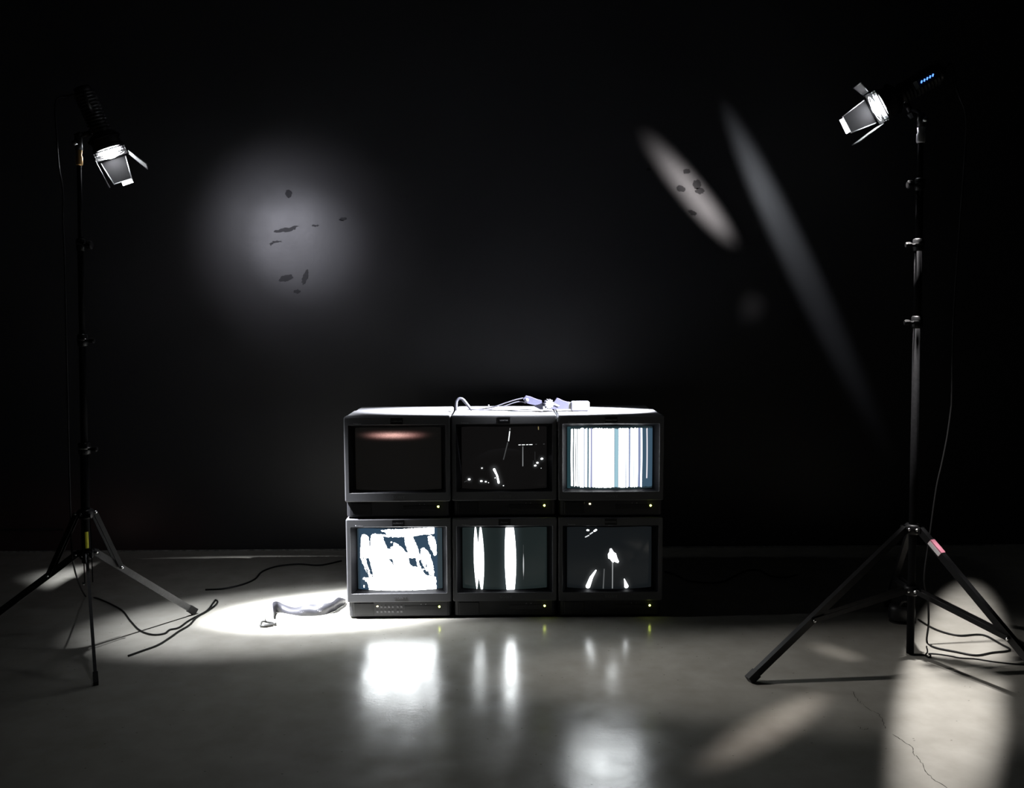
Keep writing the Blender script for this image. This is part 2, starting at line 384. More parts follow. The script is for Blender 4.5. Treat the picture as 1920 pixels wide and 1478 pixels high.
PEAK = 12.0
def pic_band(X, Y):          # coordinates of each picture: a x6 enlargement of the photograph
    img = np.zeros(X.shape+(3,))+srgb(20, 19, 18)*.7
    g = vnoise(X, Y, 7, 3)*.5+.75
    d = np.exp(-((X-640)/190)**2-((Y-425)/30)**2); d2 = np.exp(-(np.abs(X-650)/290)**4-((Y-428)/34)**2)
    img = img + (d*g)[..., None]*np.array([.75, .46, .40]) + (d2*g)[..., None]*np.array([.16, .055, .05])
    return img
def pic_specks(X, Y):
    img = np.zeros(X.shape+(3,))+srgb(19, 18, 18)*.7
    def put(mk, k, c=WHITE):
        nonlocal img; img = lerp(img, mk, c*k)
    put(seg(X, Y, 660, 590, 612, 780, 4, 3, 8), .10)
    put(seg(X, Y, 683, 465, 670, 570, 6, 6), 1.6); put(seg(X, Y, 686, 430, 685, 445, 4), .3)
    for a, b in ((783, 803), (820, 850), (868, 888), (903, 935)): put(seg(X, Y, a, 617, b, 617, 4, 4), 2.0)
    put(seg(X, Y, 973, 616, 985, 616, 2), .12); put(seg(X, Y, 1060, 616, 1073, 616, 2), .12)
    put(seg(X, Y, 829, 638, 828, 858, 2.5, 3.5, 5), .35)
    put(seg(X, Y, 945, 800, 948, 870, 2, 2, 4), .05); put(seg(X, Y, 965, 700, 965, 800, 2, 2, 4), .04)
    P = [(1043, 783, 13), (993, 827, 11), (968, 858, 11), (1035, 890, 3), (370, 881, 7), (225, 1013, 13), (362, 1030, 12), (411, 1036, 9), (443, 1047, 4), (517, 991, 5), (610, 1080, 5)]
    for x, y, r in P:
        img = img + halo(X, Y, x, y, x+.1, y, r*1.4)[..., None]*WHITE*.05
        put(seg(X, Y, x-r*.35, y, x+r*.35, y, r*.75), PEAK*.6)
    img = img + halo(X, Y, 507, 893, 552, 1040, 26)[..., None]*WHITE*.05
    put(seg(X, Y, 507, 895, 540, 965, 13, 8), PEAK*.7); put(seg(X, Y, 540, 965, 556, 1045, 9, 11), PEAK*.7)
    put(seg(X, Y, 1004, 420, 1006, 448, 4, 4, 5), .35, np.array([.8, .65, .3]))
    put(seg(X, Y, 170, 1045, 205, 1028, 2, 2, 4), .08)
    return img
def pic_bars(X, Y):
    base = srgb(38, 62, 68); img = np.zeros(X.shape+(3,))+base
    xb = X + 9*np.clip((300-X)/150, 0, 1)*((Y-760)/350)**2*-1 - 4*np.clip((X-900)/150, 0, 1)*((Y-760)/350)**2*-1
    def band(a, b, c, k, w=5):
        nonlocal img; img = lerp(img, np.clip(np.minimum((xb-a)/w+.5, (b-xb)/w+.5), 0, 1), np.asarray(c)*k)
    band(286, 985, srgb(125, 148, 165), 1); band(980, 1120, srgb(62, 86, 104), 1)
    n = vnoise(X*0+xb, Y*0, 9, 5)
    for a, b in ((195, 217), (230, 246), (290, 338), (350, 374), (393, 409), (431, 668), (717, 795), (805, 827), (848, 884), (892, 933), (963, 980)): band(a, b, WHITE, PEAK)
    tick = (vnoise(xb, Y, 11, 9) > .55)*1.0
    for a, b in ((254, 262), (268, 283)): band(a, b, WHITE, PEAK*.45)
    band(1030, 1041, np.array([1, .95, 1]), 1.1, 6)
    img = lerp(img, soft(-np.minimum(np.minimum(Y-1012, 80), 80)-0, 20)*0+((np.abs(xb-1035) < 9) & (Y > 1012))*1.0, srgb(62, 86, 104))
    band(675, 710, srgb(160, 200, 214), 1); band(376, 388, srgb(84, 112, 124), 1); band(412, 427, srgb(165, 168, 205), 1)
    band(831, 843, srgb(160, 170, 205), 1); band(938, 960, srgb(140, 150, 186), 1)
    for x0 in (800, 888, 344): band(x0-3, x0+3, srgb(190, 203, 228), 1.0, 3)
    # ragged ends of the bars
    hi = 418+14*vnoise(xb, Y*0, 8, 11)+10*((xb < 300)); lo = 1112-12*vnoise(xb, Y*0, 8, 12)-8*((xb < 300))
    out = np.clip(np.maximum((hi-Y)/6, (Y-lo)/6), 0, 1)
    img = lerp(img, out, srgb(34, 46, 50))
    img = lerp(img, soft(xb*-1+192, 8)*0+np.clip((192-xb)/8, 0, 1), base)
    return img
def pic_scrawl(X, Y):
    Xw = X+10*(vnoise(X, Y, 16, 21)-.5)+5*(vnoise(X, Y, 7, 22)-.5); Yw = Y+16*(vnoise(X, Y, 18, 23)-.5)
    blue = srgb(50, 72, 92); img = np.zeros(X.shape+(3,))+blue
    img = lerp(img, np.clip((244-X)/30, 0, 1), srgb(44, 56, 64)); img = lerp(img, np.clip((X-1180)/20, 0, 1), srgb(50, 62, 68))
    wm = np.zeros(X.shape)
    for P in ([(375, 310), (410, 280), (530, 290), (900, 300), (935, 400), (970, 510), (1000, 600), (960, 620), (975, 690), (1020, 770), (1050, 820), (1170, 845), (1175, 1010), (345, 1010), (325, 905), (265, 865), (268, 843), (345, 843), (300, 740), (240, 580), (245, 480), (300, 590), (370, 590)],
              [(245, 480), (252, 340), (268, 298), (300, 290), (345, 318), (362, 440), (378, 590), (250, 590)],
              [(985, 500), (1000, 470), (1030, 465), (1070, 500), (1105, 570), (1135, 690), (1150, 835), (1095, 815), (1065, 740), (1055, 620), (1045, 700), (1070, 765), (1040, 760), (1000, 660)],
              [(1072, 320), (1110, 308), (1150, 330), (1178, 430), (1182, 550), (1155, 580), (1110, 480), (1085, 400)]):
        wm = np.maximum(wm, poly(Xw, Yw, P))
    for P in ([(525, 318), (795, 318), (800, 400), (830, 515), (800, 510), (750, 440), (700, 405), (655, 388), (655, 430), (620, 450), (625, 485), (575, 455), (550, 390)],
              [(890, 312), (1070, 300), (1085, 400), (1110, 490), (1060, 480), (1020, 460), (985, 490), (975, 560), (945, 440)],
              [(590, 597), (640, 597), (668, 690)], [(840, 592), (925, 592), (950, 690), (960, 710), (880, 695), (855, 665)],
              [(305, 590), (345, 592), (375, 690), (405, 840), (375, 835), (340, 720)], [(272, 590), (284, 590), (350, 840), (336, 840)],
              [(975, 600), (1000, 640), (1010, 690), (1060, 770), (1050, 800), (1010, 770), (985, 700)]):
        wm = wm*(1-poly(Xw, Yw, P))
    wm = np.maximum(wm, poly(X, Yw, [(500, 240), (580, 225), (1155, 205), (1155, 295), (1020, 300), (900, 312), (800, 318), (530, 318), (575, 290), (560, 262)]))
    for x, y, rx in ((380, 812, 9), (632, 385, 9), (1015, 742, 11), (280, 955, 8), (281, 972, 7)): wm = np.maximum(wm, seg(X, Y, x, y, x+.1, y, rx))
    return lerp(img, wm, WHITE*PEAK)
def pic_stripes(X, Y):
    img = np.zeros(X.shape+(3,))+srgb(28, 35, 35)
    img = img + np.exp(-((X-785)/75)**2)[..., None]*np.array([.06, .08, .09]) + np.exp(-((X-390)/80)**2)[..., None]*np.array([.02, .03, .03])
    t = (Y-605)/385
    l = 325+22*t**2+8*t; r = 456-24*t**2+6*t; w = 5
    b1 = np.clip(np.minimum((X-l)/w+.5, (r-X)/w+.5), 0, 1)
    nt = np.clip((400-Y)/195, 0, 1)*21; nb = np.clip((Y-865)/140, 0, 1)*21
    b1 = b1*np.clip((np.abs(X-(384+4*t))-np.maximum(nt, nb))/6+.6*(np.maximum(nt, nb) < .5)+.3, 0, 1)
    img = lerp(img, b1, WHITE*PEAK*.4)
    l = 713+16*t**2+4*t; r = 857-22*t**2+4*t
    img = lerp(img, np.clip(np.minimum((X-l)/9+.5, (r-X)/9+.5), 0, 1), WHITE*PEAK)
    hw = 8*np.clip(1-((Y-690)/170)**2, 0, 1)
    img = lerp(img, np.clip((hw-np.abs(X-948))/4, 0, 1)*(hw > 0), WHITE*.7*1.0)
    img = lerp(img, np.clip((3-np.abs(X-948))/3, 0, 1)*((Y > 430) & (Y < 880))*.4, WHITE*.2)
    return img
def pic_flames(X, Y):
    img = np.zeros(X.shape+(3,))+srgb(19, 22, 24)
    img = img + halo(X, Y, 745, 560, 775, 630, 44)[..., None]*WHITE*.05 + halo(X, Y, 530, 790, 450, 960, 30)[..., None]*WHITE*.08 + halo(X, Y, 905, 910, 920, 965, 28)[..., None]*WHITE*.06
    def put(mk, k):
        nonlocal img; img = lerp(img, mk, WHITE*k)
    put(seg(X, Y, 440, 235, 455, 236, 10), PEAK*.5)
    put(seg(X, Y, 418, 324, 458, 302, 6, 7), .9); put(seg(X, Y, 474, 284, 505, 262, 7, 7), .9); put(seg(X, Y, 526, 244, 546, 230, 11, 12), PEAK*.4)
    put(poly(X, Y, [(712, 470), (735, 468), (760, 513), (790, 535), (805, 590), (826, 640), (815, 660), (790, 650), (765, 637), (757, 655), (740, 642), (715, 606), (693, 597), (690, 540), (708, 512)], 7), PEAK*.8)
    put(seg(X, Y, 748, 650, 748, 990, 5, 4, 6), .42); put(seg(X, Y, 646, 738, 636, 990, 4, 5, 8), .16)
    put(seg(X, Y, 545, 756, 490, 850, 8, 20, 5), PEAK*.8); put(seg(X, Y, 490, 850, 450, 968, 20, 27, 5), PEAK*.8)
    put(seg(X, Y, 893, 870, 906, 915, 4, 14, 5), PEAK*.7); put(seg(X, Y, 906, 915, 920, 968, 14, 26, 5), PEAK*.7)
    return img

def make_screen(parent, fn, rect, lit):
    """curved glass; rect = the visible glass in the picture's own coordinates (left, top, right, bottom)"""
    nx, nz = (340, 260) if fn is not pic_band else (120, 90)
    xs = np.linspace(SCR[0], SCR[1], nx+1); zs = np.linspace(SCR[2], SCR[3], nz+1)
    X, Z = np.meshgrid(xs, zs)
    zc = (SCR[2]+SCR[3])/2; hx = (SCR[1]-SCR[0])/2; hz = (SCR[3]-SCR[2])/2
    Y = REC-.004-.024*(1-(X/hx)**2)-.004*(1-((Z-zc)/hz)**2)
    V = np.stack([X, Y, Z], -1).reshape(-1, 3)
    idx = np.arange((nx+1)*(nz+1)).reshape(nz+1, nx+1)
    Fq = np.stack([idx[:-1, :-1], idx[:-1, 1:], idx[1:, 1:], idx[1:, :-1]], -1).reshape(-1, 4)
    me = bpy.data.meshes.new('screen'); me.from_pydata(V.tolist(), [], Fq.tolist())
    me.polygons.foreach_set('use_smooth', [True]*len(me.polygons))
    U = rect[0]+(X-VIS[0])/(VIS[1]-VIS[0])*(rect[2]-rect[0]); Vv = rect[3]+(Z-VIS[2])/(VIS[3]-VIS[2])*(rect[1]-rect[3])
    img = fn(U, Vv)
    edge = np.clip(np.minimum(np.minimum((X-VIS[0]+.004)/.002, (VIS[1]+.004-X)/.002), np.minimum((Z-VIS[2]+.007)/.002, (VIS[3]+.007-Z)/.002)), 0, 1)
    img = np.clip(img*edge[..., None], 0, None)
    at = me.color_attributes.new('picture', 'FLOAT_COLOR', 'POINT')
    at.data.foreach_set('color', np.concatenate([img, np.ones(img.shape[:2]+(1,))], -1).reshape(-1).astype(np.float32))
    me.materials.append(M_SCREEN)
    return link('screen', me, parent)

def letter_logo(width):
    """slab-serif capitals of the maker's name below the screen"""
    mb = MB(); T = Matrix(((1, 0, 0, 0), (0, 0, 1, 0), (0, 1, 0, 0), (0, 0, 0, 1)))
    def r(x0, z0, x1, z1): mb.prism([(x0, z0), (x1, z0), (x1, z1), (x0, z1)], -.0012, 0, T)
    def q(*p): mb.prism(list(p), -.0012, 0, T)
    h = .0115; k = width/.055
    # S
    x = -.0275; r(x, 0, x+.010, .0016); r(x, h-.0016, x+.010, h); r(x, 0, x+.0012, .0036); r(x+.0088, h-.0036, x+.010, h)
    q((x, h-.0032), (x+.0028, h-.0016), (x+.010, .0032), (x+.0072, .0016)); q((x, h-.0016), (x+.003, h-.0016), (x+.003, h-.004), (x, h-.004)); q((x+.007, .004), (x+.010, .004), (x+.010, .0016), (x+.007, .0016))
    # O
    cx = -.0080
    n = 20
    for i in range(n):
        a, b_ = 2*math.pi*i/n, 2*math.pi*(i+1)/n
        f = lambda t, rx, rz: (cx+rx*math.cos(t), h/2+rz*math.sin(t))
        q(f(a, .0072, h/2), f(b_, .0072, h/2), f(b_, .0042, h/2-.0014), f(a, .0042, h/2-.0014))
    # N
    x = .0012; r(x+.0012, 0, x+.0026, h); r(x+.0108, 0, x+.0122, h); q((x+.0012, h), (x+.0044, h), (x+.0122, 0), (x+.0090, 0))
    r(x, 0, x+.0040, .0013); r(x, h-.0013, x+.0040, h); r(x+.0092, h-.0013, x+.0136, h)
    # Y
    x = .0160; r(x+.0045, 0, x+.0072, h*.5); r(x+.0022, 0, x+.0095, .0013)
    q((x, h), (x+.0036, h), (x+.0072, h*.45), (x+.0045, h*.45)); q((x+.0088, h), (x+.0112, h), (x+.0072, h*.45), (x+.0050, h*.45))
    r(x-.0008, h-.0013, x+.0044, h); r(x+.0076, h-.0013, x+.0122, h)
    mb.v = [(a*k, b_, (c-h/2)*k) for a, b_, c in mb.v]
    return mb

def front_shell():
    mb = MB(); z0, z1 = ZT-.366, ZT
    L = [rrect(-W2+.002, W2-.002, z0, z1-.002, .075, .006), rrect(-W2, W2, z0, z1, .070, .007), rrect(-W2, W2, z0, z1, .006, .007),
         rrect(-W2+.0015, W2-.0015, z0+.0015, z1-.0015, .0018, .006), rrect(-W2+.005, W2-.005, z0+.004, z1-.005, 0, .005),
         rrect(OP[0]-.0012, OP[1]+.0012, OP[2]-.0012, OP[3]+.0012, 0, .004), rrect(*OP, .0015, .004)]
    return mb.loops(L)
def surround():
    return MB().loops([rrect(*OP, .0015, .004), rrect(*IN, REC, .004), rrect(*IN, REC+.012, .004)])
shared = {}
def part(key, name, builder, material, parent):
    if key not in shared:
        o = builder().build(name, material, parent); shared[key] = o.data; return o
    return link(name, shared[key], parent)

def make_monitor(col, row, label, fn, rect, plate, yaw=0.0, dy=0.0, buttons=False, ledw=False, plate_dim=1.0):
    base = .0 if row == 0 else ZT
    t = thing('crt_monitor', label, 'monitor', ((col-1)*.456, dy, base), 'stacked video monitors', Matrix.Rotation(math.radians(yaw), 3, 'Z'))
    part('bezel', 'bezel', front_shell, M_BEZEL, t)
    part('surround', 'screen_surround', surround, M_SURROUND, t)
    part('cab', 'cabinet', lambda: MB().cbox(-W2+.002, W2-.002, .066, .285, .010, ZT-.001, .004), M_CAB, t)
    def rear():
        mb = MB().cbox(-W2+.003, W2-.003, .289, DEPTH, .012, ZT-.004, .006)
        mb.cbox(-W2+.012, W2-.012, .280, .295, .02, ZT-.010, .002); return mb
    part('rear', 'rear_cover', rear, M_CAB, t)
    def panel():
        mb = MB(); zb, zt = .008, ZT-.366
        L = [[(-W2+.004, .066, z) for z in (0,)]]
        pr = [(-W2+.004, .066), (-W2+.004, .030), (-W2+.010, .016), (-W2+.020, .012), (W2-.020, .012), (W2-.010, .016), (W2-.004, .030), (W2-.004, .066)]
        lo = [(x, y+.004, zb) for x, y in pr]; l1 = [(x, y, zb+.004) for x, y in pr]; l2 = [(x, y, zt) for x, y in pr]
        return mb.loops([lo, l1, l2], True, True)
    pn = part('panel', 'control_panel', panel, M_PANEL, t)
    part('flap', 'panel_flap', lambda: MB().cbox(-.198, -.112, .0085, .014, .016, .069, .0015), M_DOOR, pn)
    part('slot', 'panel_slot', lambda: MB().cbox(.020, .178, .0105, .014, .036, .056, .001), M_DOOR, pn)
    make_screen(t, fn, rect, True)
    # name plate with its word, mark at top left, maker's name
    pl = part('plate', 'name_plate', lambda: MB().cbox(-.026, .026, -.0018, .001, ZT-.0335, ZT-.0045, .0006), M_PLATE, t)
    if plate:
        word, wd, sh, mt, hh = plate
        me = text_mesh(word, wd, mt, sh, 1.1, 0.012, .0003, hh)
        o = link('lettering', me, pl); o.location = (0, -.0018, ZT-.0190)
    else:
        mb = MB(); r = random.Random(3)
        for i in range(11):
            x = -.0235+i*.0043; h = r.uniform(.0018, .0026); mb.box(x, x+.0030, -.0022, -.0017, ZT-.019-h, ZT-.019+h)
        mb.build('lettering', M_DIMINK, pl)
    if 'mark' not in shared: shared['mark'] = text_mesh('Trinitron', .033, M_GREYINK, 0, 1.0, .01)
    o = link('mark', shared['mark'], t); o.location = (-.168, -.0001, ZT-.0290)
    if 'logo' not in shared:
        o = letter_logo(.054).build('logo', M_LOGO, t); shared['logo'] = o.data
    else: o = link('logo', shared['logo'], t)
    o.location = (.004, 0, ZT-.346)
    led = part('led', 'power_light', lambda: MB().lathe([(.0042, 0), (.0042, .002), (.0032, .0038), (.0012, .0046)], 12, Matrix.Translation((.172, .012, .0505)) @ Matrix.Rotation(math.radians(90), 4, 'X'), cap1=True), M_LED, pn)
    led['label'] = 'glowing yellow-green power light'
    for x in (.0925, .113):
        b = part('tick', 'small_button', lambda: MB().cbox(-.0022, .0022, -.002, .001, -.0012, .0012, .0005), M_GREYINK, pn); b.location = (x, .012, .0615)
    if buttons:
        for rw, z in enumerate((.0545, .0335)):
            for i, x in enumerate((-.096, -.079, -.0625, -.046, -.030, -.0085, .0072)):
                lit = rw == 0 and i == 0
                b = part('btnlit' if lit else 'btn', 'button', lambda: MB().cbox(-.0042, .0042, -.003, .001, -.0030, .0030, .001), M_LEDW if lit else M_DIMINK, pn)
                b.location = (x, .012, z)
                if not lit:
                    k = part('btnmark', 'button_caption', lambda: MB().box(-.0045, .0045, -.0003, .0002, -.0007, .0007), M_GREYINK, pn); k.location = (x, .012, z-.0068 if rw else z-.0062)
    elif ledw:
        b = part('btnlit', 'button', lambda: MB().cbox(-.0042, .0042, -.003, .001, -.0030, .0030, .001), M_LEDW, pn); b.location = (-.089, .012, .0585)
    for sx in (-1, 1):
        for yy in (.06, .44):
            f = part('foot', 'foot', lambda: MB().lathe([(.012, 0), (.013, .003), (.013, .0125)], 14, None, True, True), M_RUBBER, t)
            f.location = (sx*.185, yy, 0)
    return t

# columns left to right, row 0 on the floor
make_monitor(0, 1, 'upper left monitor showing only a pinkish glow band, name plate COERCIVE', pic_band, (190, 345, 1190, 1098), ('COERCIVE', .044, 0, M_GREYINK, .0052), yaw=.6)
make_monitor(1, 1, 'upper middle monitor with scattered white specks on black, name plate LOATHE', pic_specks, (150, 425, 1090, 1110), ('LOATHE', .033, 0, M_WHITEINK, .0056), dy=.012)
make_monitor(2, 1, 'upper right monitor filled with bright white vertical bars, name plate PARALYSIS', pic_bars, (165, 410, 1088, 1118), ('PARALYSIS', .047, 0, M_WHITEINK, .0056), yaw=-.5, ledw=True)
make_monitor(0, 0, 'lower left monitor with bright white scrawled brush strokes on its screen, name plate OUTBURST', pic_scrawl, (215, 230, 1240, 990), ('OUTBURST', .044, 0, M_GREYINK, .0056), yaw=.4, dy=.004, buttons=True)
make_monitor(1, 0, 'lower middle monitor showing two glowing white upright stripes', pic_stripes, (192, 222, 1235, 990), ('Power', .034, .35, M_DIMINK, .008), dy=.008)
make_monitor(2, 0, 'lower right monitor showing flame-like white shapes on a dark screen', pic_flames, (205, 212, 1222, 985), None, yaw=-.3, dy=.004)

# ------------------------------------------------------------------ light stands
def rivet(p, n, parent, r=.006):
    T = Matrix.Translation(Vector(p)) @ Vector((0, 0, 1)).rotation_difference(Vector(n)).to_matrix().to_4x4()
    return MB().lathe([(r, -.002), (r, .003), (r*.6, .0055)], 10, T, True, True).build('rivet', M_RIVET, parent)

def clamp(z, x, y, r, parent, side, knobmat=M_STEEL, big=False):
    c = MB().lathe([(r*.95, z-.026), (r*1.35, z-.024), (r*1.42, z-.004), (r*1.42, z+.016), (r*1.2, z+.020), (r*.8, z+.022)], 18, Matrix.Translation((x, y, 0)), True, True).build('clamp_collar', M_STEEL, parent)
    MB().lathe([(r*1.46, z-.004), (r*1.5, z-.002), (r*1.5, z+.002), (r*1.46, z+.004)], 18, Matrix.Translation((x, y, 0))).build('collar_band', M_RIVET, c)
    k = .030 if big else .020
    T = Matrix.Translation((x+side*(r*1.3), y-.01, z-.004)) @ Matrix.Rotation(math.radians(90*side), 4, 'Y')
    MB().lathe([(.005, 0), (.005, .010), (k*.45, .012), (k*.55, .018), (k*.55, .030), (k*.4, .034)], 10, T, True, True, False).build('clamp_knob', knobmat, c)
    return c

def stand(name, label, base, top, ztop, feet, zhi, zlo, legs_from, rads, joints, knee, side, column_low, spig, sticker=None, legw=.020):
    """base/top: x,y of the pole at floor level and at its tip"""
    t = thing(name, label, 'light stand', (base[0], base[1], 0), 'light stands either side of the monitors')
    B = Vector((base[0], base[1], 0))
    def at(z): return Vector((top[0]-base[0], top[1]-base[1], 0))*(z/ztop)
    zs = [column_low] + joints + [ztop]
    for i in range(len(zs)-1):
        a, b = at(zs[i])+Vector((0, 0, zs[i])), at(zs[i+1])+Vector((0, 0, zs[i+1]+(.01 if i < len(zs)-2 else 0)))
        MB().tube([a, b], rads[i], 16).build('pole_section', M_POLE, t)
    for i, z in enumerate(joints):
        p = at(z); clamp(z, p.x, p.y, rads[i], t, side, big=(i == len(joints)-1))
    hub = {}
    for nm, z, r in (('upper_hub', zhi, .030), ('lower_hub', zlo, .026)):
        p = at(z); hub[nm] = p+Vector((0, 0, z))
        MB().lathe([(rads[0]*1.05, z-.022), (r*.8, z-.022), (r, z-.015), (r, z+.010), (r*.85, z+.015), (rads[0]*1.05, z+.015)], 20, Matrix.Translation((p.x, p.y, 0))).build(nm, M_STEEL, t)
    for fx, fy in feet:
        f = Vector((fx, fy, .012))-B; d = Vector((f.x, f.y, 0)).normalized(); sd = d.cross(Vector((0, 0, 1)))
        h0 = hub['upper_hub' if legs_from == 'hi' else 'lower_hub']; h1 = hub['lower_hub' if legs_from == 'hi' else 'upper_hub']
        a = h0+d*.034; b = h1+d*.032
        lug = MB()
        for s in (-1, 1): lug.bar(h0+d*.015+sd*s*.013, h0+d*.045+sd*s*.013, .004, .022)
        lug.bar(h0+d*.012, h0+d*.020, .030, .022)
        lug.build('hub_lug', M_STEEL, t)
        lg = MB(); dl = (f-a).normalized()
        lg.bar(a, f-dl*.02, legw, .026, Vector((0, 0, 1)))
        leg = lg.build('leg', M_LEG if legs_from == 'lo' else M_STEEL, t)
        up = sd.cross(dl)
        MB().bar(f-dl*.035, f+dl*.006, legw+.006, .031).build('foot_cap', M_RUBBER, leg)
        k = a+(f-a)*knee; br = MB()
        for s in (-1, 1): br.bar(b+sd*s*.014, k+sd*s*.014, .004, .018)
        brc = br.build('brace', M_STEEL, t)
        nrm = -sd if sd.y > 0 else sd
        rivet(k+nrm*.017, nrm, brc); rivet(a+nrm*.016, nrm, leg); rivet(b+nrm*.017, nrm, brc)
        if sticker == 'leg' and f.x > .1 and f.y < -.1:
            T = lambda q: q
            c0 = a+dl*.060; c1 = a+dl*.122; upv = sd.cross(dl); upv = upv if upv.z > 0 else -upv
            MB().bar(c0+upv*.005, c1+upv*.005, .0214, .0200, Vector((0, 0, 1))).build('sticker', M_STICKR, leg)
            MB().bar(c0+dl*.001+upv*.0015, c1-dl*.001+upv*.0015, .0225, .016, Vector((0, 0, 1))).build('sticker_edge', M_STICK, leg)
    if sticker == 'pole':
        p = at(.44); rr_ = rads[0]+.0005
        MB().loops([[(p.x+rr_*math.cos(a), p.y+rr_*math.sin(a), z) for a in [math.radians(-78+9*k) for k in range(6)]] for z in (.400, .466)], closed=False).build('sticker', M_YELLOW, t)
    p = at(ztop)
    MB().lathe([(rads[-1]*1.25, ztop-.045), (rads[-1]*1.5, ztop-.040), (rads[-1]*1.5, ztop-.012), (rads[-1]*1.2, ztop-.008), (rads[-1]*1.4, ztop+.012), (.008, ztop+.014), (.008, ztop+.040), (.0065, ztop+.042), (.0065, ztop+.048), (.008, ztop+.050), (.008, ztop+.062)], 16, Matrix.Translation((p.x, p.y, 0)), True, True).build('spigot', spig, t)
    return t

L_TOP = on_y(148, 288, -.30); L_BASE = on_y(157, 960, -.30)
lb = (L_BASE.x-.006, -.30); lt = (L_TOP.x, -.30)
zj = lambda v, x=150, y=-.30: on_y(x, v, y).z
lf1, lf2 = on_z(180, 1286), on_z(365, 1152)
lf3 = Vector((lb[0]*3-lf1.x-lf2.x-.02, -.30*3-lf1.y-lf2.y, 0))
stand('light_stand', 'slim black light stand left of the monitors with a yellow sticker on its column', lb, lt, L_TOP.z,
      [(lf1.x, lf1.y), (lf2.x, lf2.y), (lf3.x, lf3.y)], zj(962), zj(1038), 'lo', [.0165, .0135, .0115, .0085], [zj(840), zj(637), zj(458)], .235, 1, zj(1055), M_BRASS, 'pole', .011)
R_Y = -.46
R_TOP = on_y(1727, 245, R_Y); R_BASE = on_y(1712, 1000, R_Y)
rb = (R_BASE.x+.003, R_Y); rt = (R_TOP.x, R_Y)
rf1 = on_z(1406, 1280); rf2 = Vector((1.835, -1.045, 0)); rf3 = Vector((rb[0]+.16, R_Y+.60, 0))
zr = lambda v, x=1720: on_y(x, v, R_Y).z
stand('light_stand', 'sturdy black light stand right of the monitors with wide straight legs', rb, rt, R_TOP.z,
      [(rf1.x, rf1.y), (rf2.x, rf2.y), (rf3.x, rf3.y)], zr(990), zr(1105), 'hi', [.0140, .0145, .0130, .0105], [zr(603), zr(458), zr(345)], .62, -1, .006, M_CHROME, 'leg')

# ------------------------------------------------------------------ lamp heads
def frame_for(d, lens):
    """beam along local z, local y turned towards the open, camera side"""
    z = d.normalized(); y = Vector(CAM)-Vector(lens); y = (y-z*y.dot(z)).normalized()
    return Matrix((y.cross(z), y, z)).transposed()
def spot(root, name, O, target, half, power, radius=.03, blend=1.0, color=(1, 1, 1), along=None, aspect=1.0):
    """round or oval cone of light from O; 'along' is the world direction of its long axis"""
    L = bpy.data.lights.new(name, 'SPOT'); L.energy = power; L.spot_size = math.radians(2*half); L.spot_blend = blend
    L.shadow_soft_size = radius; L.color = color
    o = bpy.data.objects.new(name, L); COL.objects.link(o)
    z = (Vector(O)-Vector(target)).normalized()
    x = Vector(along) if along is not None else z.orthogonal()
    x = (x-z*x.dot(z)).normalized(); y = z.cross(x)
    Mw = Matrix.Translation(Vector(O)) @ Matrix((x, y, z)).transposed().to_4x4() @ Matrix.Diagonal((aspect, 1, 1, 1))
    o.parent = root; o.matrix_parent_inverse = root.matrix_world.inverted(); o.matrix_world = Mw
    return o
def streak(root, name, O, A, B, width, power, radius, blend=1.0, color=(1, 1, 1)):
    """an oval leak of light whose footprint runs from A to B"""
    O, A, B = Vector(O), Vector(A), Vector(B); a = (A-O).normalized(); b = (B-O).normalized()
    half = a.angle(b)/2; mid = O+(a+b).normalized()
    dist = ((A+B)/2-O).length; hw = math.atan(width/2/dist)
    return spot(root, name, O, mid, math.degrees(hw), power, radius, blend, color, B-A, math.tan(half)/math.tan(hw))

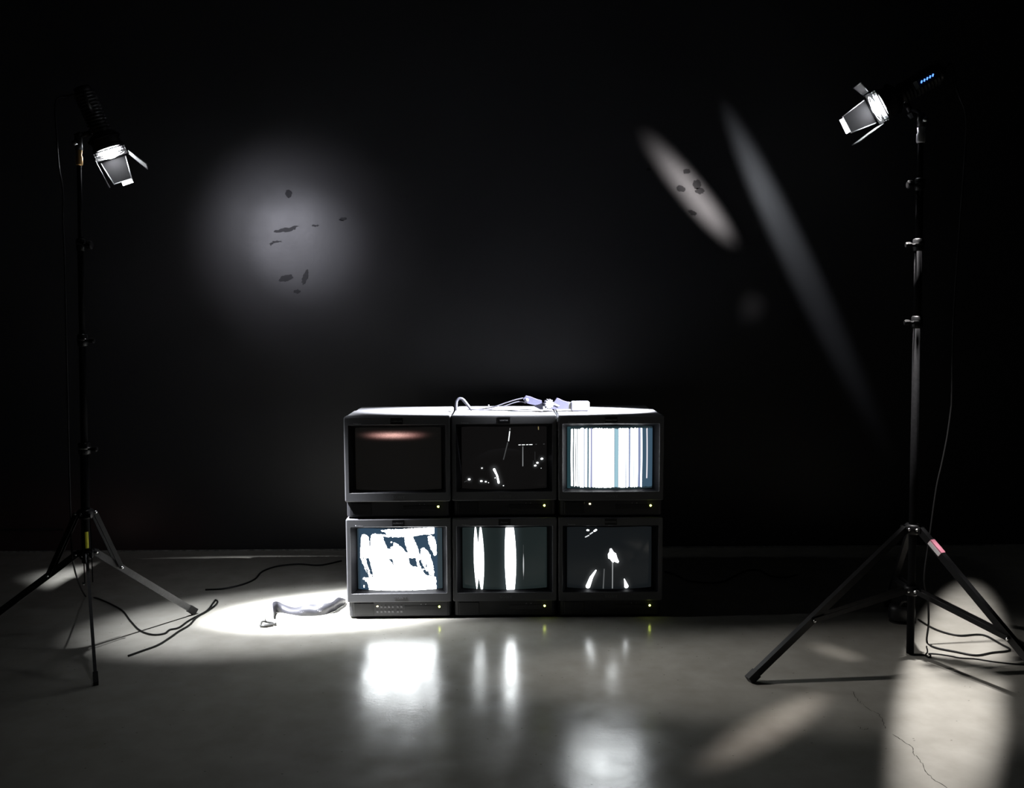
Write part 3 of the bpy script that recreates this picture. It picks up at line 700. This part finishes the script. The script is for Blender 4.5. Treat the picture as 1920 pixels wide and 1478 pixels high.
def lamp_head(label, lens, aim, mount, arm_side, door_angles, roll, rear_len, flap=None):
    """local +z is the beam; origin at the lens"""
    d = (Vector(aim)-Vector(lens)).normalized()
    R = frame_for(d, lens) @ Matrix.Rotation(roll, 3, 'Z')
    t = thing('spot_lamp', label, 'lamp', lens, 'spot lamps on light stands', R)
    bpy.context.view_layer.update()
    prof = [(.018, -rear_len), (.032, -rear_len+.004), (.034, -rear_len+.03)]
    z = -rear_len+.03
    while z < -.075:
        prof += [(.034, z), (.041, z+.001), (.041, z+.006), (.034, z+.007)]; z += .013
    prof += [(.034, -.062), (.052, -.055), (.055, -.050), (.055, -.012)]
    MB().lathe(prof, 32, None, True, False).build('housing', M_LAMP, t)
    rg = MB().lathe([(.055, -.012), (.060, -.010), (.060, .004), (.052, .006), (.046, .003), (.046, -.02)], 32).build('lens_ring', M_LAMP, t)
    MB().lathe([(.046, -.004), (.045, .012), (.038, .026), (.024, .036), (.010, .040), (.001, .041)], 28, None).build('lens', M_LENS, t)
    MB().lathe([(.060, -.044), (.064, -.043), (.064, -.036), (.060, -.035)], 32).build('focus_ring', M_DOORLEAF, t)
    # barn door carrier: square plate with a round hole
    ca = MB(); n = 32; s = .062
    sq = []
    for k in range(n):
        a = 2*math.pi*k/n; c, s_ = math.cos(a), math.sin(a); q = s/max(abs(c), abs(s_)); sq.append((c*q, s_*q))
    ci = [(.050*math.cos(2*math.pi*k/n), .050*math.sin(2*math.pi*k/n)) for k in range(n)]
    ca.loops([[(x, y, .010) for x, y in ci], [(x, y, .010) for x, y in sq], [(x, y, .014) for x, y in sq], [(x, y, .014) for x, y in ci], [(x, y, .010) for x, y in ci]])
    car = ca.build('door_carrier', M_DOORLEAF, t)
    for zz in (.021, .029):          # filter frames stacked in front of the lens
        ff = MB().loops([[(x*1.04, y*1.04, zz) for x, y in ci], [(x*.98, y*.98, zz) for x, y in sq], [(x*.98, y*.98, zz+.002) for x, y in sq], [(x*1.04, y*1.04, zz+.002) for x, y in ci], [(x*1.04, y*1.04, zz) for x, y in ci]])
        for cx in (-1, 1):
            for cy in (-1, 1): ff.box(cx*.054-.002, cx*.054+.002, cy*.054-.002, cy*.054+.002, .013, zz+.001)
        ff.build('filter_frame', M_LITTONE, car)
    for k, leaf_set in enumerate(door_angles):
        if leaf_set is None: continue          # no leaf on the camera's side
        ang, ln = leaf_set
        T = Matrix.Rotation(math.radians(90*k), 4, 'Z') @ Matrix.Translation((.064, 0, .034)) @ Matrix.Rotation(math.radians(ang), 4, 'Y')
        wide = k % 2 == 0
        wn, wf = (.056, .088) if wide else (.050, .036)
        TT = T @ Matrix(((0, 0, 1, 0), (1, 0, 0, 0), (0, 1, 0, 0), (0, 0, 0, 1)))   # (a,b,thick)->(y,z,x)
        leaf = MB().prism([(-wn, .004), (wn, .004), (wf, ln), (-wf, ln)], 0, .0014, TT).build('barn_door', M_LITTONE if wide else M_DOORLEAF, t)  # side leaves coloured pale as if lit, wall-side leaf left dark
        MB().tube([T @ Vector((0, -wn, 0)), T @ Vector((0, wn, 0))], .0035, 8).build('hinge', M_DOORLEAF, leaf)
        if k == 3 and flap:
            f0, f1 = flap; tip = T @ Matrix.Translation((0, 0, ln)) @ Matrix.Rotation(math.radians(-38), 4, 'Y') @ Matrix(((0, 0, 1, 0), (1, 0, 0, 0), (0, 1, 0, 0), (0, 0, 0, 1)))
            MB().prism([(f0, 0), (f1, 0), (f1, .027), (f0, .027)], 0, .0014, tip).build('hot_spot_plate', M_HOTSPOT, leaf)  # added plate, shaped and coloured as the bright spot at the leaf's tip
        ed = MB()
        for sgn in (-1, 1): ed.tube([T @ Vector((.0007, sgn*wn, .004)), T @ Vector((.0007, sgn*wf, ln))], .0022, 6)
        ed.tube([T @ Vector((.0007, -wf, ln)), T @ Vector((.0007, wf, ln))], .0022, 6); ed.build('rolled_edge', M_LITTONE, leaf)
    # yoke to the stand's tip
    Mi = t.matrix_world.inverted(); mloc = Mi @ Vector(mount)
    piv = Vector((arm_side*.066, 0, -.075)) if abs(mloc.x) >= 0 else None
    yk = MB()
    wp = t.matrix_world @ Vector((0, 0, -.075))
    sdv = Vector((arm_side, 0, 0)); up_end = Vector(mount)+Vector((0, 0, .055))
    path = [Mi @ up_end, Mi @ (up_end.lerp(t.matrix_world @ (Vector((arm_side*.075, 0, -.095))), .6)), Vector((arm_side*.072, 0, -.080)), Vector((arm_side*.058, 0, -.075))]
    yk.tube(spline(path, 6), .0075, 8); yk.tube([Vector((arm_side*.030, 0, -.075)), Vector((arm_side*.080, 0, -.075))], .010, 12)
    y = yk.build('yoke', M_LAMP, t)
    so = MB().tube([Mi @ (Vector(mount)+Vector((0, 0, .0125))), Mi @ (Vector(mount)+Vector((0, 0, .062)))], .014, 14).build('socket', M_LAMP, t)
    q = Vector(mount)+Vector((0, 0, .03))
    MB().tube([Mi @ (q+Vector((0, -.014, 0))), Mi @ (q+Vector((0, -.04, .004)))], [.005, .009], 10).build('socket_screw', M_RIVET, so)
    MB().tube([Vector((arm_side*.080, 0, -.075)), Vector((arm_side*.100, 0, -.075))], [.017, .013], 10, smooth=False).build('tilt_knob', M_LAMP, y)
    MB().tube(spline([(0, .034, -rear_len+.05), (0, .075, -rear_len+.045), (0, .080, -rear_len+.09), (0, .040, -rear_len+.11)], 6), .006, 8).build('rear_handle', M_LAMP, t)
    return t

BEAMW = (.93, .95, 1.0)
# barn doors in order: away from the pole, camera side, towards the pole, wall side (opening angle, length)
left = lamp_head('black spot lamp with open barn doors tipped steeply down, on the left stand', LEFT_LENS, LEFT_AIM, (lt[0], lt[1], L_TOP.z+.0), -1,
                 [(30, .09), None, (-4, .10), (-10, .10)], math.radians(0), .25, (-.006, .036))
right = lamp_head('black spot lamp with five blue lights at its rear, on the right stand', RIGHT_LENS, RIGHT_AIM, (rt[0], rt[1], R_TOP.z+.0), 1,
                  [(8, .115), None, (72, .05), (-8, .105)], math.radians(0), .24, (-.030, .030))
# five small blue indicators along the rear of the right lamp, on the side towards the camera
mw = right.matrix_world
for i in range(5):
    p = on_y(1728+i*5.3, 153.5-i*3.1, mw.translation.y-.14)
    lp = mw.inverted() @ p
    bl = MB().tube([lp+Vector((0, 0, 0))+mw.to_3x3().inverted() @ Vector((-.001, 0, -.0045)), lp+mw.to_3x3().inverted() @ Vector((.001, 0, .0045))], .0026, 8).build('indicator', M_BLUE, right)
    bl['label'] = 'small glowing blue indicator'
a = on_y(1722, 158, mw.translation.y-.138); b = on_y(1757, 138, mw.translation.y-.138)
MB().bar(mw.inverted() @ (a+Vector((0, .016, 0))), mw.inverted() @ (b+Vector((0, .016, 0))), .034, .03, mw.to_3x3().inverted() @ Vector((0, 0, 1))).build('dimmer_box', M_LAMP, right)

def beam_light(root, lens, aim):
    d = (Vector(aim)-Vector(lens)).normalized(); return Vector(lens)+d*.046, d
# left lamp's light
EX = Vector((1, 0, 0))
O, d = beam_light(left, LEFT_LENS, LEFT_AIM)
spot(left, 'beam', O, Vector((-.72, .15, 0)), 9.5, 2600, .028, 1.0, BEAMW, Vector((1, .26, 0)), 2.0)
spot(left, 'beam_fringe', O, Vector((-.98, .02, 0)), 15, 330, .028, 1.0, BEAMW, Vector((1, .26, 0)), 1.9)
spot(left, 'side_fringe', O, Vector((1.35, -.66, 0)), 10, 190, .02, 1.0, (1, .96, .93), EX, 2.2)
WS = LEFT_LENS+Vector((.03, .10, -.02))
spot(left, 'wall_spill', WS, on_y(545, 450, WALL), 28, 24, .05, 1.0, (.88, .88, 1.0))
spot(left, 'wall_spill', WS, on_y(570, 458, WALL), 15, 36, .05, 1.0, (.88, .88, 1.0))
spot(left, 'wall_spill', WS, on_y(420, 760, WALL), 50, 4.5, .05, 1.0, (.95, .9, .95))
# right lamp's light
O2, d2 = beam_light(right, RIGHT_LENS, RIGHT_AIM)
spot(right, 'beam', O2, RIGHT_BEAM, 6.9, 6500, .028, .45, BEAMW, EX, 2.3)
S2 = RIGHT_LENS+Vector((-.03, .12, -.02))
streak(right, 'wall_leak', S2, on_y(1195, 235, WALL), on_y(1385, 468, WALL), .125, 130, .05, 1.0, (1, .93, .93))
streak(right, 'wall_leak', S2, on_y(1345, 170, WALL), on_y(1690, 900, WALL), .21, 48, .035, 1.0, (.88, .92, 1.0))
spot(right, 'wall_leak', S2, on_y(1410, 577, WALL), 3.0, 16, .05, 1.0, (1, .95, .95))
S3 = RIGHT_LENS+Vector((.0, -.11, -.10))
streak(right, 'floor_leak', S3, on_z(1822, 1080), on_z(1722, 1680), 0.40, 380, .02, .8, (1, .96, .95))
streak(right, 'floor_leak', S3, on_z(1290, 1462), on_z(1560, 1290), 0.17, 135, .05, 1.0, (1, .90, .86))
streak(right, 'floor_leak', S3, on_z(1512, 1205), on_z(1628, 1244), .13, 70, .05, 1.0, (1, .93, .9))

# ------------------------------------------------------------------ cables
def cable(name, label, pts, r, n=7):
    P = spline(pts, n); b = P[0].copy(); b.z = min(p.z for p in P)
    t = MB().tube([p-P[0] for p in P], r, 8).build(name, M_CABLE); t.location = P[0]
    return tag(t, label, 'cable')
def fz(L, z=.0045): return [on_z(u, v, z) for u, v in L]
lr = left.matrix_world @ Vector((0, 0, -.19))
cable('power_cable', 'black power cable dropping from the left lamp and looping over the floor by its stand',
      [lr, lr+Vector((-.02, .0, .03)), lr+Vector((-.08, .0, .02))] + [on_y(u, v, -.27) for u, v in ((104, 190), (106, 250), (110, 310), (118, 360), (118, 420), (121, 480), (124, 620), (128, 800), (132, 960), (138, 1060))] +
      fz([(160, 1118), (182, 1122), (225, 1142), (245, 1165), (262, 1182), (285, 1190), (308, 1188), (318, 1181), (335, 1177), (352, 1165), (368, 1156), (388, 1145), (400, 1130), (404, 1125), (408, 1129), (400, 1138), (385, 1148), (368, 1158), (355, 1172), (335, 1184), (318, 1196), (295, 1210), (262, 1222), (240, 1230)]), .0034)
rr = right.matrix_world @ Vector((0, 0, -.24))
cable('power_cable', 'black power cable hanging from the right lamp and coiled on the floor beside its stand',
      [rr, rr+Vector((.03, 0, .02))] + [on_y(u, v, -.36) for u, v in ((1795, 170), (1811, 215), (1810, 280), (1800, 420), (1788, 600), (1785, 740), (1783, 770), (1776, 820), (1766, 870), (1756, 915), (1744, 1000), (1733, 1085), (1740, 1130), (1741, 1170))] +
      fz([(1738, 1204), (1752, 1214), (1790, 1222), (1830, 1229), (1860, 1224), (1888, 1221), (1893, 1217), (1875, 1207), (1850, 1193), (1832, 1190), (1800, 1192), (1770, 1186), (1745, 1176), (1722, 1162)]), .0038)
cable('thin_wire', 'thin black wire with a small knot on the floor right of the right stand',
      fz([(1737, 1212), (1739, 1222), (1735, 1229), (1741, 1233), (1745, 1229), (1742, 1226), (1760, 1227), (1785, 1231), (1800, 1234), (1830, 1236), (1870, 1242), (1930, 1248)], .003), .0026)
cable('background_cable', 'dark cable curving over the shaded floor right of the monitors', fz([(1246, 1072), (1265, 1077), (1290, 1089), (1325, 1093), (1355, 1091), (1378, 1080), (1400, 1070), (1425, 1070), (1445, 1080), (1470, 1083), (1495, 1078)]), .0045)
cable('background_cable', 'dark cable on the shaded floor left of the monitors', fz([(385, 1106), (420, 1104), (455, 1096), (478, 1086), (492, 1072), (520, 1062), (560, 1058), (600, 1060), (640, 1052)]), .0045)

# power supply standing on the floor behind the right stand's column
ps = on_z(1690, 1166)
t = thing('lamp_ballast', 'rounded black lamp power supply on the floor behind the right stand', 'power supply', (ps.x, ps.y, 0))
MB().lathe([(.030, .004), (.048, .008), (.056, .022), (.056, .055), (.050, .072), (.030, .080), (.004, .081)], 28, Matrix.Diagonal((1, .8, 1, 1)), True, True).build('case', M_LAMP, t)
MB().lathe([(.050, 0), (.051, .004), (.040, .0045)], 24, Matrix.Diagonal((1, .8, 1, 1)), True, True).build('base_pad', M_RUBBER, t)
MB().tube(spline([(.03, -.02, .070), (.036, -.032, .095), (-.01, -.036, .098), (-.02, -.022, .070)], 6), .004, 8).build('carry_loop', M_RUBBER, t)

# ------------------------------------------------------------------ strap on the floor
sl = on_z(500, 1175)
t = thing('camera_strap', 'dark twisted webbing strap with a clear buckle lying on the bright floor', 'strap', (sl.x, sl.y, 0))
S0 = Vector((sl.x, sl.y, 0))
pairs = []      # bottom edge on the floor, top edge leaning above it
for (bu, bv), (tu, tv), lean in [((513.5, 1161), (512.5, 1150), -.004), ((515.5, 1152), (511, 1133), -.012), ((519, 1148.5), (514, 1128.5), -.010), ((523, 1148.5), (522, 1128.5), .016), ((531, 1149.5), (531, 1133), .032),
                                 ((545, 1152), (545, 1138), .040), ((560, 1154.5), (556, 1139), .034), ((575, 1155), (572, 1135), .018), ((592, 1154.5), (590, 1133), .030), ((606, 1153), (605, 1132), .010),
                                 ((618, 1150), (620, 1130), .000), ((628, 1146), (627, 1126), -.006)]:
    p = on_z(bu, bv, .0012); q = on_y(tu, tv, p.y+lean); pairs.append((p-S0, q-S0))
def ribbon(pairs, th=.0016, sub=5):
    A = spline([p for p, q in pairs], sub); Bq = spline([q for p, q in pairs], sub); loops = []
    for i in range(len(A)):
        tg = A[min(i+1, len(A)-1)]-A[max(i-1, 0)]; n = tg.cross(Bq[i]-A[i]); n = n.normalized()*th/2 if n.length > 1e-9 else Vector((0, th/2, 0))
        loops.append([A[i]-n, Bq[i]-n, Bq[i]+n, A[i]+n])
    return MB().loops(loops, True, True, True)
ribbon(pairs).build('webbing', M_STRAP, t)
pr2 = []
for (bu, bv), (tu, tv), lean in [((628, 1146), (627, 1126), -.006), ((632, 1143), (629, 1124), -.012), ((637, 1139.5), (634, 1120.5), -.014), ((643, 1136), (641, 1121.5), -.010), ((648, 1131), (648, 1124), .008)]:
    p = on_z(bu, bv, .0012); q = on_y(tu, tv, p.y+lean); pr2.append((p-S0, q-S0))
ribbon(pr2).build('strap_end', M_STRAP, t)
bk = on_z(501, 1175)-S0
b = MB()
b.tube(spline([bk+Vector((-.028, .006, .006)), bk+Vector((-.024, -.010, .006)), bk+Vector((-.004, -.012, .007)), bk+Vector((.030, .010, .007)), bk+Vector((.026, .018, .008)), bk+Vector((-.004, .016, .014)), bk+Vector((-.024, .016, .018)), bk+Vector((-.028, .006, .006))], 5), .005, 8)
b.build('buckle_frame', M_BUCKLE, t)
MB().cbox(-.020, .020, -.007, .005, .001, .012, .002, Matrix.Translation(bk+Vector((.004, -.002, 0))) @ Matrix.Rotation(.5, 4, 'Z')).build('buckle_core', M_RUBBER, t)
MB().tube([bk+Vector((-.012, .010, .014)), bk+Vector((-.008, .016, .040))], [.0022, .0012], 8).build('buckle_prong', M_BUCKLE, t)
MB().tube(spline([bk+Vector((-.008, .016, .038)), bk+Vector((.004, .03, .062)), pairs[1][1]+Vector((-.004, 0, 0))], 6), .0008, 6).build('thread', M_BUCKLE, t)

# ------------------------------------------------------------------ cord and clamp lying on the stack
YT = .20
def tp(u, v, dy=0.0):
    p = on_y(u, v, YT+dy); return p
c0 = on_z(1000, 770, TOP); C0 = Vector((c0.x, YT, TOP))
t = thing('cord_clamp', 'pale cord loop with lavender clamp, ribbed knob and white end block lying on the monitors', 'clamp', C0)
def P(u, v, dy=0.0, zmin=.003):
    p = tp(u, v, dy)-C0; p.z = max(p.z, zmin); return p
MB().tube(spline([P(856, 772, 0, .006), P(855.5, 758), P(857, 751), P(862, 747.5), P(868, 749), P(875, 757), P(881, 765, 0, .006), P(885, 769, 0, .006)], 6), .0062, 10).build('cord_loop', M_CORD, t)
MB().tube(spline([P(866, 750, .012), P(875, 760, .012), P(884, 768, .012, .003), P(905, 767, .01), P(930, 762), P(950, 755), P(970, 749), P(985, 746)], 6), .0026, 8).build('cord', M_CORD, t)
MB().tube(spline([P(884, 768, -.012, .003), P(905, 769, -.012, .003), P(925, 767, -.01), P(945, 762), P(965, 755), P(978, 753), P(986, 756)], 6), .0024, 8).build('cord', M_CORD, t)
MB().tube(spline([P(876, 768, .03, .003), P(940, 770, .02, .003), P(1000, 768, .02, .003)], 6), .0018, 6).build('thin_cord', M_CABLE, t)
for u, v in ((916, 760.5), (933, 762)):
    MB().tube([P(u-1.2, v), P(u+1.2, v)], .0036, 8).build('cord_bead', M_PALE, t)
def slab(px, y0, y1, name, material):
    a = [P(u, v, y0, 0.0015) for u, v in px]; b_ = [P(u, v, y0, .0015)+Vector((0, y1-y0, 0)) for u, v in px]
    return MB().loops([a, b_], True, True).build(name, material, t)
slab([(981, 748), (986, 742.5), (995, 744.5), (1006, 749), (1016, 752), (1016, 757), (1003, 760), (990, 757), (983, 754)], -.012, .014, 'clamp_arm', M_LAVENDER)
slab([(1001, 756), (1017, 756), (1019, 768), (1012, 768), (1003, 763)], -.006, .018, 'clamp_jaw', M_LAVENDER)
kb = P(987.5, 750.5, -.012)
MB().lathe([(.0085, 0), (.0095, .003), (.0095, .007), (.006, .010)], 14, Matrix.Translation(kb) @ Matrix.Rotation(math.radians(90), 4, 'X'), True, True).build('clamp_screw', M_PALE, t)
kc = P(1027, 757); kr = .0215; gear = []
n = 48
for z, s_ in ((0, .9), (.004, 1), (.020, 1), (.026, .85)):
    gear.append([(kr*s_*(1+.09*(1 if (k//2) % 2 else -1))*math.cos(2*math.pi*k/n), kr*s_*(1+.09*(1 if (k//2) % 2 else -1))*math.sin(2*math.pi*k/n), z) for k in range(n)])
Tk = Matrix.Translation((kc.x, -.014+.004, max(kc.z, kr*1.09))) @ Matrix.Rotation(math.radians(90), 4, 'X') @ Matrix.Rotation(math.radians(14), 4, 'Y')
MB().loops([[Tk @ Vector(q) for q in l] for l in gear], True, True).build('ribbed_knob', M_PALE, t)
slab([(1036, 758), (1044, 747), (1048, 748), (1056, 752), (1066, 755), (1066, 767.5), (1034, 767.5), (1030, 765)], -.014, .016, 'fabric_tab', M_LAVENDER)
slab([(1038, 757), (1042, 757), (1050, 761), (1047, 763), (1037, 759)], -.016, -.0141, 'tab_label', M_PALE)
slab([(1066, 754), (1070, 755), (1070, 767.5), (1065, 767.5)], -.010, .012, 'joint', M_BUCKLE)
e0 = P(1070, 752.5, 0); e1 = P(1105, 768, 0)
MB().cbox(e0.x, e1.x, -.016, .022, .0008, e0.z, .005).build('end_block', M_PALE, t)
